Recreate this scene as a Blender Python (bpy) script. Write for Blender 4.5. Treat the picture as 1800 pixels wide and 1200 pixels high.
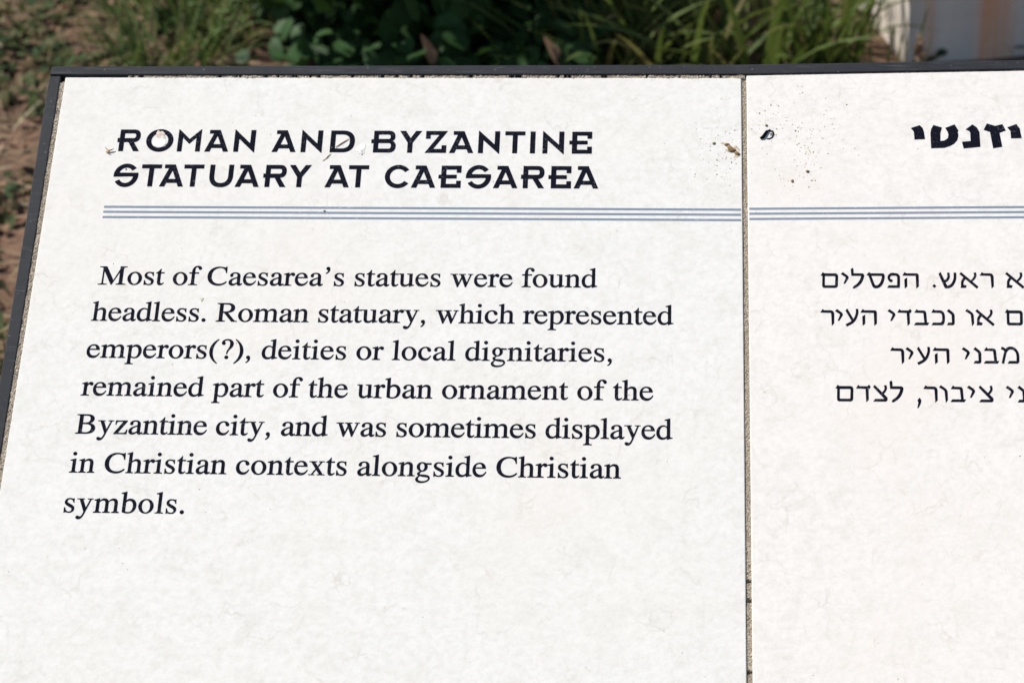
import bpy, bmesh, math, random
import numpy as np
from mathutils import Vector, Matrix, noise
from mathutils.geometry import delaunay_2d_cdt

for o in list(bpy.data.objects):
    bpy.data.objects.remove(o)
SC = bpy.context.scene
COL = SC.collection
R = math.radians
rng = random.Random(7)

# ------------------------------------------------------------------ camera, sky, sun, exposure
TILT = R(29.09)                     # the panel leans back like a lectern
PZ = 0.700                          # height of the panel's reference point
cd = bpy.data.cameras.new('camera')
cam = bpy.data.objects.new('camera', cd)
COL.objects.link(cam)
SC.camera = cam
cd.sensor_width = 36.0
cd.sensor_fit = 'HORIZONTAL'
cd.lens = 90.0
cd.clip_start = 0.05
cd.clip_end = 2000
rt = Vector((0.99801021, 0.05793849, -0.02487494))
up = Vector((-0.00748263, 0.50055351, 0.86567326))
fw = Vector((-0.06260703, 0.86376462, -0.49999104))
M = Matrix((rt, up, -fw)).transposed().to_4x4()
M.translation = Vector((0.11269, -1.55478, 1.6))
cam.matrix_world = M
cd.dof.use_dof = True
cd.dof.focus_distance = 1.80
cd.dof.aperture_fstop = 12.5

SUN_DIR = Vector((-0.55, 0.28, 0.79)).normalized()
SUN_EL = math.asin(SUN_DIR.z)
SUN_AZ = math.atan2(SUN_DIR.x, SUN_DIR.y)
w = bpy.data.worlds.new('World')
SC.world = w
w.use_nodes = True
nt = w.node_tree
bg = nt.nodes['Background']
sky = nt.nodes.new('ShaderNodeTexSky')
sky.sky_type = 'NISHITA'
sky.sun_disc = False
sky.sun_elevation = SUN_EL
sky.sun_rotation = SUN_AZ
nt.links.new(sky.outputs[0], bg.inputs[0])
bg.inputs[1].default_value = 0.085
sd = bpy.data.lights.new('sun', 'SUN')
sd.energy = 4.6
sd.angle = R(0.5)
sd.color = (1.0, 0.965, 0.91)
so = bpy.data.objects.new('sun', sd)
COL.objects.link(so)
so.rotation_euler = SUN_DIR.to_track_quat('Z', 'Y').to_euler()
so.location = SUN_DIR * 20
SC.view_settings.view_transform = 'Standard'
SC.view_settings.look = 'None'
SC.view_settings.exposure = 0.50
SC.view_settings.gamma = 1.0


# ------------------------------------------------------------------ helpers
class MB:
    """collects verts / faces of one mesh"""
    def __init__(s):
        s.v, s.f, s.mi = [], [], []

    def add(s, vs, fs, mi=0):
        b = len(s.v)
        s.v += [tuple(p) for p in vs]
        s.f += [tuple(b + i for i in q) for q in fs]
        s.mi += [mi] * len(fs)

    def build(s, name, mats, parent=None, smooth=False):
        me = bpy.data.meshes.new(name)
        me.from_pydata(s.v, [], s.f)
        mats = mats if isinstance(mats, (list, tuple)) else [mats]
        for m in mats:
            me.materials.append(m)
        me.polygons.foreach_set('material_index', s.mi)
        if smooth:
            me.polygons.foreach_set('use_smooth', [True] * len(s.f))
        me.update()
        o = bpy.data.objects.new(name, me)
        COL.objects.link(o)
        if parent:
            o.parent = parent
        return o


def tag(o, label=None, cat=None, group=None, kind=None):
    if label:
        o['label'] = label
    if cat:
        o['category'] = cat
    if group:
        o['group'] = group
    if kind:
        o['kind'] = kind
    return o


def empty(name, loc):
    o = bpy.data.objects.new(name, None)
    o.empty_display_size = 0.1
    o.location = loc
    COL.objects.link(o)
    return o


def bevel_mesh(o, width, seg=2):
    bm = bmesh.new()
    bm.from_mesh(o.data)
    bmesh.ops.recalc_face_normals(bm, faces=bm.faces)
    bmesh.ops.bevel(bm, geom=list(bm.edges), offset=width, segments=seg, profile=0.5, affect='EDGES')
    bm.to_mesh(o.data)
    bm.free()


def prism(poly, z0, z1):
    """closed prism over a ccw polygon"""
    n = len(poly)
    vs = [(x, y, z0) for x, y in poly] + [(x, y, z1) for x, y in poly]
    fs = [tuple(range(n - 1, -1, -1)), tuple(range(n, 2 * n))]
    fs += [(i, (i + 1) % n, n + (i + 1) % n, n + i) for i in range(n)]
    return vs, fs


def tube(mb, pts, radii, n=7, mi=0):
    pts = [Vector(p) for p in pts]
    rings = []
    for i, p in enumerate(pts):
        t = (pts[min(i + 1, len(pts) - 1)] - pts[max(i - 1, 0)]).normalized()
        a = t.orthogonal().normalized()
        b = t.cross(a)
        rings.append([p + (a * math.cos(2 * math.pi * k / n) + b * math.sin(2 * math.pi * k / n)) * radii[i] for k in range(n)])
    vs = [q for r_ in rings for q in r_]
    fs = []
    for i in range(len(pts) - 1):
        for k in range(n):
            fs.append((i * n + k, i * n + (k + 1) % n, (i + 1) * n + (k + 1) % n, (i + 1) * n + k))
    fs.append(tuple(range(n - 1, -1, -1)))
    fs.append(tuple((len(pts) - 1) * n + k for k in range(n)))
    mb.add(vs, fs, mi)


# ------------------------------------------------------------------ materials
def mat(name):
    m = bpy.data.materials.new(name)
    m.use_nodes = True
    n = m.node_tree
    return m, n, n.nodes['Principled BSDF']


def N(n, t, **kw):
    o = n.nodes.new(t)
    for k, v in kw.items():
        setattr(o, k, v)
    return o


def noise_tex(n, vec, scale, detail=3, rough=0.55, dist=0.0):
    t = N(n, 'ShaderNodeTexNoise')
    t.inputs['Scale'].default_value = scale
    t.inputs['Detail'].default_value = detail
    t.inputs['Roughness'].default_value = rough
    t.inputs['Distortion'].default_value = dist
    n.links.new(vec, t.inputs['Vector'])
    return t.outputs['Fac']


def ramp(n, fac, stops):
    r_ = N(n, 'ShaderNodeValToRGB')
    e = r_.color_ramp.elements
    while len(e) < len(stops):
        e.new(0.5)
    for i, (p, c) in enumerate(stops):
        e[i].position = p
        e[i].color = (*c, 1) if len(c) == 3 else c
    n.links.new(fac, r_.inputs[0])
    return r_.outputs[0]


def mixc(n, fac, a, b, mode='MIX'):
    m = N(n, 'ShaderNodeMix', data_type='RGBA', blend_type=mode)
    for s, v in ((0, fac), (6, a), (7, b)):
        if isinstance(v, (int, float)):
            m.inputs[s].default_value = v
        elif isinstance(v, tuple):
            m.inputs[s].default_value = (*v, 1)
        else:
            n.links.new(v, m.inputs[s])
    return m.outputs[2]


def bump(n, bsdf, h, strength, dist):
    b = N(n, 'ShaderNodeBump')
    b.inputs['Strength'].default_value = strength
    b.inputs['Distance'].default_value = dist
    n.links.new(h, b.inputs['Height'])
    n.links.new(b.outputs[0], bsdf.inputs['Normal'])


def coords(n):
    return N(n, 'ShaderNodeTexCoord').outputs['Object']


G3 = lambda v: (v, v, v)


def tile_material(name, base, tint, tint_amt):
    m, n, b = mat(name)
    c = coords(n)
    cloud = noise_tex(n, c, 46, 8, 0.72, 0.5)
    col = ramp(n, cloud, [(0.32, tuple(q * k for q, k in zip(base, (.935, .935, .92)))), (0.50, base), (0.66, tuple(min(q * 1.03, .9) for q in base))])
    grain = noise_tex(n, c, 170, 6, 0.75)
    col = mixc(n, ramp(n, grain, [(0.38, G3(0.20)), (0.56, G3(0))]), col, (0.42, 0.40, 0.35))
    # warm blotches
    blot = noise_tex(n, c, 5.5, 3, 0.5, 0.4)
    col = mixc(n, ramp(n, blot, [(0.45, G3(0)), (0.72, G3(tint_amt))]), col, tint)
    # grey worn scuffs
    sc = noise_tex(n, c, 105, 7, 0.75, 1.6)
    area = noise_tex(n, c, 9, 2, 0.5)
    f1 = ramp(n, sc, [(0.56, G3(0)), (0.72, G3(1))])
    f2 = ramp(n, area, [(0.36, G3(0.08)), (0.62, G3(0.38))])
    mm = N(n, 'ShaderNodeMath', operation='MULTIPLY')
    n.links.new(f1, mm.inputs[0])
    n.links.new(f2, mm.inputs[1])
    col = mixc(n, mm.outputs[0], col, (0.50, 0.475, 0.42))
    # hairline crazing
    wv = N(n, 'ShaderNodeVectorMath', operation='ADD')
    nz = N(n, 'ShaderNodeTexNoise')
    nz.inputs['Scale'].default_value = 22
    nz.inputs['Detail'].default_value = 5
    n.links.new(c, nz.inputs['Vector'])
    sc2 = N(n, 'ShaderNodeVectorMath', operation='SCALE')
    sc2.inputs['Scale'].default_value = 0.07
    n.links.new(nz.outputs['Color'], sc2.inputs[0])
    n.links.new(c, wv.inputs[0])
    n.links.new(sc2.outputs[0], wv.inputs[1])
    vo = N(n, 'ShaderNodeTexVoronoi', feature='DISTANCE_TO_EDGE')
    vo.inputs['Scale'].default_value = 11
    n.links.new(wv.outputs[0], vo.inputs['Vector'])
    crk = ramp(n, vo.outputs['Distance'], [(0.0, G3(0.22)), (0.008, G3(0))])
    cm = N(n, 'ShaderNodeMath', operation='MULTIPLY')
    n.links.new(crk, cm.inputs[0])
    n.links.new(ramp(n, noise_tex(n, c, 7, 2), [(0.48, G3(0)), (0.62, G3(1))]), cm.inputs[1])
    col = mixc(n, cm.outputs[0], col, (0.42, 0.39, 0.33))
    v3 = N(n, 'ShaderNodeTexVoronoi', feature='DISTANCE_TO_EDGE')
    v3.inputs['Scale'].default_value = 42
    n.links.new(wv.outputs[0], v3.inputs['Vector'])
    vm = N(n, 'ShaderNodeMath', operation='MULTIPLY')
    n.links.new(ramp(n, v3.outputs['Distance'], [(0.0, G3(0.30)), (0.05, G3(0))]), vm.inputs[0])
    n.links.new(ramp(n, noise_tex(n, c, 30, 5, 0.7), [(0.50, G3(0)), (0.64, G3(1))]), vm.inputs[1])
    col = mixc(n, vm.outputs[0], col, (0.42, 0.36, 0.29))
    # pin-holes
    v2 = N(n, 'ShaderNodeTexVoronoi')
    v2.inputs['Scale'].default_value = 85
    n.links.new(c, v2.inputs['Vector'])
    pin = ramp(n, v2.outputs['Distance'], [(0.0, G3(0.8)), (0.055, G3(0))])
    rnd = N(n, 'ShaderNodeSeparateColor')
    n.links.new(v2.outputs['Color'], rnd.inputs[0])
    pm = N(n, 'ShaderNodeMath', operation='MULTIPLY')
    n.links.new(pin, pm.inputs[0])
    n.links.new(ramp(n, rnd.outputs[0], [(0.90, G3(0)), (0.93, G3(0.8))]), pm.inputs[1])
    col = mixc(n, pm.outputs[0], col, (0.25, 0.22, 0.17))
    n.links.new(col, b.inputs['Base Color'])
    b.inputs['Roughness'].default_value = 0.8
    b.inputs['Specular IOR Level'].default_value = 0.12
    bump(n, b, noise_tex(n, c, 260, 4, 0.6), 0.12, 0.0012)
    return m


M_TILE_L = tile_material('glazed_tile', (0.676, 0.660, 0.618), (0.68, 0.632, 0.568), 0.5)
M_TILE_R = tile_material('glazed_tile_warm', (0.700, 0.668, 0.622), (0.695, 0.634, 0.578), 0.65)


def ink_material(name, colr, worn, amount):
    m, n, b = mat(name)
    c = coords(n)
    a = noise_tex(n, c, 520, 3, 0.6)
    big = noise_tex(n, c, 17, 2)
    f = ramp(n, a, [(0.56, G3(0)), (0.72, G3(1))])
    g = ramp(n, big, [(0.44, G3(0.06)), (0.62, G3(amount))])
    mm = N(n, 'ShaderNodeMath', operation='MULTIPLY')
    n.links.new(f, mm.inputs[0])
    n.links.new(g, mm.inputs[1])
    n.links.new(mixc(n, mm.outputs[0], colr, worn), b.inputs['Base Color'])
    b.inputs['Roughness'].default_value = 0.9
    b.inputs['Specular IOR Level'].default_value = 0.05
    return m


M_INK = ink_material('navy_ink', (0.0048, 0.0053, 0.012), (0.22, 0.22, 0.23), 0.5)
M_RULE = ink_material('slate_blue_ink', (0.190, 0.235, 0.305), (0.5, 0.52, 0.55), 0.7)


def mortar_material():
    m, n, b = mat('sandy_mortar')
    c = coords(n)
    g = N(n, 'ShaderNodeTexVoronoi')
    g.inputs['Scale'].default_value = 1150
    n.links.new(c, g.inputs['Vector'])
    s = N(n, 'ShaderNodeSeparateColor')
    n.links.new(g.outputs['Color'], s.inputs[0])
    col = ramp(n, s.outputs[0], [(0.0, (0.09, 0.075, 0.06)), (0.25, (0.25, 0.20, 0.145)), (0.6, (0.35, 0.29, 0.215)), (1.0, (0.50, 0.43, 0.34))])
    col = mixc(n, ramp(n, noise_tex(n, c, 35, 3), [(0.4, G3(0)), (0.7, G3(0.6))]), col, (0.24, 0.19, 0.13))
    n.links.new(col, b.inputs['Base Color'])
    b.inputs['Roughness'].default_value = 0.95
    bump(n, b, noise_tex(n, c, 900, 3, 0.7), 0.45, 0.0008)
    return m


M_MORTAR = mortar_material()


def frame_material():
    m, n, b = mat('dark_painted_metal')
    c = coords(n)
    col = ramp(n, noise_tex(n, c, 40, 5, 0.65), [(0.3, (0.019, 0.021, 0.025)), (0.7, (0.029, 0.031, 0.036))])
    st = N(n, 'ShaderNodeMapping')
    st.inputs['Scale'].default_value = (40, 700, 700)
    n.links.new(c, st.inputs['Vector'])
    col = mixc(n, ramp(n, noise_tex(n, st.outputs[0], 1.0, 2), [(0.60, G3(0)), (0.75, G3(0.3))]), col, (0.12, 0.125, 0.135))
    dust = noise_tex(n, c, 420, 2)
    col = mixc(n, ramp(n, dust, [(0.70, G3(0)), (0.76, G3(0.5))]), col, (0.34, 0.32, 0.29))
    n.links.new(col, b.inputs['Base Color'])
    b.inputs['Roughness'].default_value = 0.65
    b.inputs['Specular IOR Level'].default_value = 0.12
    bump(n, b, noise_tex(n, c, 300, 3), 0.1, 0.001)
    return m


M_FRAME = frame_material()


def leaf_material(name, cols, trans=0.35, rough=0.5, spec=0.3, tcol=None):
    m, n, b = mat(name)
    oi = N(n, 'ShaderNodeNewGeometry')
    col = ramp(n, oi.outputs['Random Per Island'], [(i / max(1, len(cols) - 1), c) for i, c in enumerate(cols)])
    col = mixc(n, ramp(n, noise_tex(n, coords(n), 60, 3), [(0.35, G3(0)), (0.75, G3(0.35))]), col, tuple(q * 0.6 for q in cols[0]))
    n.links.new(col, b.inputs['Base Color'])
    b.inputs['Roughness'].default_value = rough
    b.inputs['Specular IOR Level'].default_value = spec
    tr = N(n, 'ShaderNodeBsdfTranslucent')
    n.links.new(mixc(n, 0.35, col, tcol or (0.16, 0.22, 0.03)), tr.inputs[0])
    ms = N(n, 'ShaderNodeMixShader')
    ms.inputs[0].default_value = trans
    n.links.new(b.outputs[0], ms.inputs[1])
    n.links.new(tr.outputs[0], ms.inputs[2])
    n.links.new(ms.outputs[0], n.nodes['Material Output'].inputs[0])
    return m


M_SHRUB = leaf_material('shrub_leaf', [(0.016, 0.044, 0.011), (0.028, 0.068, 0.016), (0.042, 0.098, 0.028)], 0.20, 0.55, 0.16, (0.07, 0.15, 0.02))
M_GRASS = leaf_material('tall_grass', [(0.062, 0.098, 0.020), (0.092, 0.132, 0.032), (0.130, 0.155, 0.048), (0.070, 0.112, 0.026), (0.22, 0.165, 0.075)], 0.30, 0.6, 0.15)
M_TURF = leaf_material('short_grass', [(0.070, 0.115, 0.032), (0.100, 0.150, 0.052), (0.125, 0.150, 0.052), (0.180, 0.150, 0.075)], 0.25, .7, .1)
M_WEED = leaf_material('weed_leaf', [(0.024, 0.048, 0.018), (0.048, 0.078, 0.030), (0.075, 0.088, 0.034), (0.105, 0.090, 0.045), (0.130, 0.085, 0.050)], 0.22, .7, .08)
M_DRY = leaf_material('dry_leaf', [(0.23, 0.135, 0.08), (0.17, 0.095, 0.055), (0.32, 0.215, 0.145), (0.10, 0.060, 0.035), (0.27, 0.165, 0.115)], 0.15, 0.8, 0.15, (0.25, 0.13, 0.05))
M_STRAW = leaf_material('straw', [(0.30, 0.235, 0.13), (0.22, 0.16, 0.085), (0.38, 0.32, 0.21)], 0.12, 0.7, 0.2, (0.3, 0.22, 0.1))


def soil_material():
    m, n, b = mat('red_brown_soil')
    c = coords(n)
    a = noise_tex(n, c, 7, 8, 0.7)
    col = ramp(n, a, [(0.30, (0.060, 0.034, 0.020)), (0.45, (0.150, 0.080, 0.045)), (0.58, (0.215, 0.115, 0.066)), (0.75, (0.300, 0.185, 0.115))])
    f = noise_tex(n, c, 130, 4, 0.7)
    col = mixc(n, ramp(n, f, [(0.35, G3(0.7)), (0.55, G3(0))]), col, (0.045, 0.028, 0.020))
    gr = noise_tex(n, c, 3.2, 4, 0.6)
    col = mixc(n, ramp(n, gr, [(0.50, G3(0)), (0.66, G3(0.45))]), col, (0.07, 0.075, 0.032))
    n.links.new(col, b.inputs['Base Color'])
    b.inputs['Roughness'].default_value = 0.95
    bump(n, b, noise_tex(n, c, 90, 6, 0.7), 0.9, 0.012)
    return m


M_SOIL = soil_material()


def pillar_material():
    m, n, b = mat('weathered_stone')
    c = coords(n)
    st = N(n, 'ShaderNodeMapping')
    st.inputs['Scale'].default_value = (1, 1, 0.06)
    n.links.new(c, st.inputs['Vector'])
    col = ramp(n, noise_tex(n, st.outputs[0], 26, 5, 0.65), [(0.3, (0.58, 0.52, 0.455)), (0.55, (0.68, 0.605, 0.535)), (0.75, (0.76, 0.68, 0.61))])
    # rust-brown run marks: two broad vertical streaks across the front plus thin ones
    sx = N(n, 'ShaderNodeSeparateXYZ')
    n.links.new(c, sx.inputs[0])
    wob = noise_tex(n, st.outputs[0], 18, 4, 0.7)
    ad = N(n, 'ShaderNodeMath', operation='MULTIPLY_ADD')
    n.links.new(wob, ad.inputs[0])
    ad.inputs[1].default_value = 0.05
    n.links.new(sx.outputs[0], ad.inputs[2])
    band = ramp(n, ad.outputs[0], [(0.0, G3(0.0)), (0.046, G3(0.0)), (0.052, G3(0.55)), (0.066, G3(0.55)), (0.072, G3(0)), (0.128, G3(0)), (0.142, G3(1)),
                                   (0.188, G3(1)), (0.200, G3(0.05)), (0.30, G3(0.0))])
    ss = N(n, 'ShaderNodeMapping')
    ss.inputs['Scale'].default_value = (1, 1, 0.03)
    n.links.new(c, ss.inputs['Vector'])
    streak = noise_tex(n, ss.outputs[0], 95, 3, 0.6)
    bm_ = N(n, 'ShaderNodeMath', operation='MULTIPLY')
    n.links.new(band, bm_.inputs[0])
    n.links.new(ramp(n, streak, [(0.30, G3(0.45)), (0.60, G3(1))]), bm_.inputs[1])
    col = mixc(n, bm_.outputs[0], col, (0.76, 0.40, 0.235))
    thin = ramp(n, noise_tex(n, ss.outputs[0], 40, 4, 0.6), [(0.58, G3(0)), (0.72, G3(0.45))])
    col = mixc(n, thin, col, (0.36, 0.22, 0.14))
    n.links.new(col, b.inputs['Base Color'])
    b.inputs['Roughness'].default_value = 0.85
    bump(n, b, noise_tex(n, c, 45, 6, 0.6), 0.35, 0.006)
    return m


M_PILLAR = pillar_material()


def plain(name, c, rough=0.8, spec=0.2, var=0.25, scale=300):
    m, n, b = mat(name)
    col = ramp(n, noise_tex(n, coords(n), scale, 3), [(0.3, tuple(q * (1 - var) for q in c)), (0.7, tuple(q * (1 + var) for q in c))])
    n.links.new(col, b.inputs['Base Color'])
    b.inputs['Roughness'].default_value = rough
    b.inputs['Specular IOR Level'].default_value = spec
    return m


M_DIRT = plain('brown_dirt', (0.21, 0.14, 0.075), 0.95)
M_SPECK = plain('fine_dirt', (0.40, 0.31, 0.205), 0.95)
M_OLIVE = plain('olive_crumb', (0.26, 0.24, 0.11), 0.9)
M_SPLAT = plain('pale_droppings', (0.60, 0.50, 0.42), 0.85, 0.2, 0.3, 500)
M_RING = plain('pinkish_stain', (0.735, 0.695, 0.655), 0.85, 0.2, 0.04, 300)
M_FLAKE = plain('white_flake', (0.72, 0.71, 0.685), 0.7, 0.2, 0.05, 400)
M_FLAKED = plain('grey_flake', (0.50, 0.48, 0.43), 0.8, 0.1, 0.25, 500)
M_BLACKLEAF = plain('black_leaf', (0.005, 0.005, 0.005), 0.9, 0.02)
M_TWIG = plain('brown_stem', (0.46, 0.30, 0.19), 0.85)
M_BARK = plain('stem_bark', (0.06, 0.045, 0.03), 0.9, 0.2, 0.3, 60)
M_CHIP = plain('pale_chip', (0.40, 0.35, 0.26), 0.9, 0.2, 0.2, 80)
M_STONE = plain('field_stone', (0.33, 0.27, 0.21), 0.9, 0.2, 0.3, 60)

# ------------------------------------------------------------------ lettering: outlines -> triangles
K = 9                                # samples per Bezier


def path(d):
    """'M x,y L .. C .. Z' (absolute, spaces or commas) -> list of points"""
    t = d.replace(',', ' ').split()
    out, i, cmd = [], 0, None
    while i < len(t):
        if t[i].isalpha():
            cmd = t[i]
            i += 1
            if cmd == 'Z':
                continue
        if cmd in 'ML':
            out.append((float(t[i]), float(t[i + 1])))
            i += 2
        elif cmd == 'H':
            out.append((float(t[i]), out[-1][1]))
            i += 1
        elif cmd == 'V':
            out.append((out[-1][0], float(t[i])))
            i += 1
        elif cmd == 'C':
            p0 = out[-1]
            a = [float(q) for q in t[i:i + 6]]
            i += 6
            for k in range(1, K + 1):
                s = k / K
                out.append(tuple((1 - s) ** 3 * p0[j] + 3 * (1 - s) ** 2 * s * a[j] + 3 * (1 - s) * s * s * a[2 + j] + s ** 3 * a[4 + j] for j in (0, 1)))
    return out


def ell(cx, cy, rx, ry, tilt=0.0, n=40):
    c, s = math.cos(R(tilt)), math.sin(R(tilt))
    return [(cx + rx * math.cos(a) * c - ry * math.sin(a) * s, cy + rx * math.cos(a) * s + ry * math.sin(a) * c) for a in [2 * math.pi * k / n for k in range(n)]]


def stroke(pts, wd, w1=None):
    """ribbon of width wd (to w1) along smoothed points"""
    P = [Vector((p[0], p[1], 0)) for p in pts]
    if len(P) > 2:                   # Catmull-Rom
        Q = [P[0] * 2 - P[1]] + P + [P[-1] * 2 - P[-2]]
        S = []
        for i in range(1, len(Q) - 2):
            for k in range(5):
                t = k / 5
                S.append(0.5 * ((2 * Q[i]) + (Q[i + 1] - Q[i - 1]) * t + (2 * Q[i - 1] - 5 * Q[i] + 4 * Q[i + 1] - Q[i + 2]) * t * t + (3 * Q[i] - Q[i - 1] - 3 * Q[i + 1] + Q[i + 2]) * t ** 3))
        S.append(P[-1])
        P = S
    w1 = wd if w1 is None else w1
    a, b = [], []
    for i, p in enumerate(P):
        t = (P[min(i + 1, len(P) - 1)] - P[max(i - 1, 0)]).normalized()
        h = (wd + (w1 - wd) * i / (len(P) - 1)) / 2
        a.append((p.x - t.y * h, p.y + t.x * h))
        b.append((p.x + t.y * h, p.y - t.x * h))
    return a + b[::-1]


def foot(sl, sr, l, r, b=75, h=17):
    """bracketed slab serif on the base line under a stem"""
    return path(f'M {l},0 L {r},0 L {r},{h} C {(r + sr) / 2},{h + 3} {sr},{h + 10} {sr},{h + b} L {sl},{h + b} C {sl},{h + 10} {(l + sl) / 2},{h + 3} {l},{h} Z')


def head(sl, sr, l, r, top, b=75, h=17):
    return [(x, top - y) for x, y in foot(sl, sr, l, r, b, h)]


def flag(sl, sr, l, top):
    """wedge serif at the head of a lower-case stem"""
    return path(f'M {l},{top - 46} L {sr - 6},{top} L {sr},{top} L {sr},{top - 150} L {sl},{top - 150} L {sl},{top - 100} C {sl},{top - 68} {sl - 12},{top - 62} {l},{top - 62} Z')


def fatten(pts, d):
    """push a closed outline outward by d"""
    P = [Vector(p) for i, p in enumerate(pts) if math.dist(p, pts[i - 1]) > 1e-6]
    n = len(P)
    if sum(P[i - 1].x * P[i].y - P[i].x * P[i - 1].y for i in range(n)) < 0:
        d = -d
    out = []
    for i in range(n):
        a, b = (P[i] - P[i - 1]).normalized(), (P[(i + 1) % n] - P[i]).normalized()
        m = Vector((a.y + b.y, -a.x - b.x))
        l2 = max(m.length_squared, 0.55)
        out.append(tuple(P[i] + m * (2 * d / l2)))
    return out


def bold(ops, d):
    return [(s, fatten(c, d if s == '+' else -d)) for s, c in ops]


def mv(pts, dx, dy):
    return [(x + dx, y + dy) for x, y in pts]


def rect(x0, y0, x1, y1):
    return [(x0, y0), (x1, y0), (x1, y1), (x0, y1)]


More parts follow.
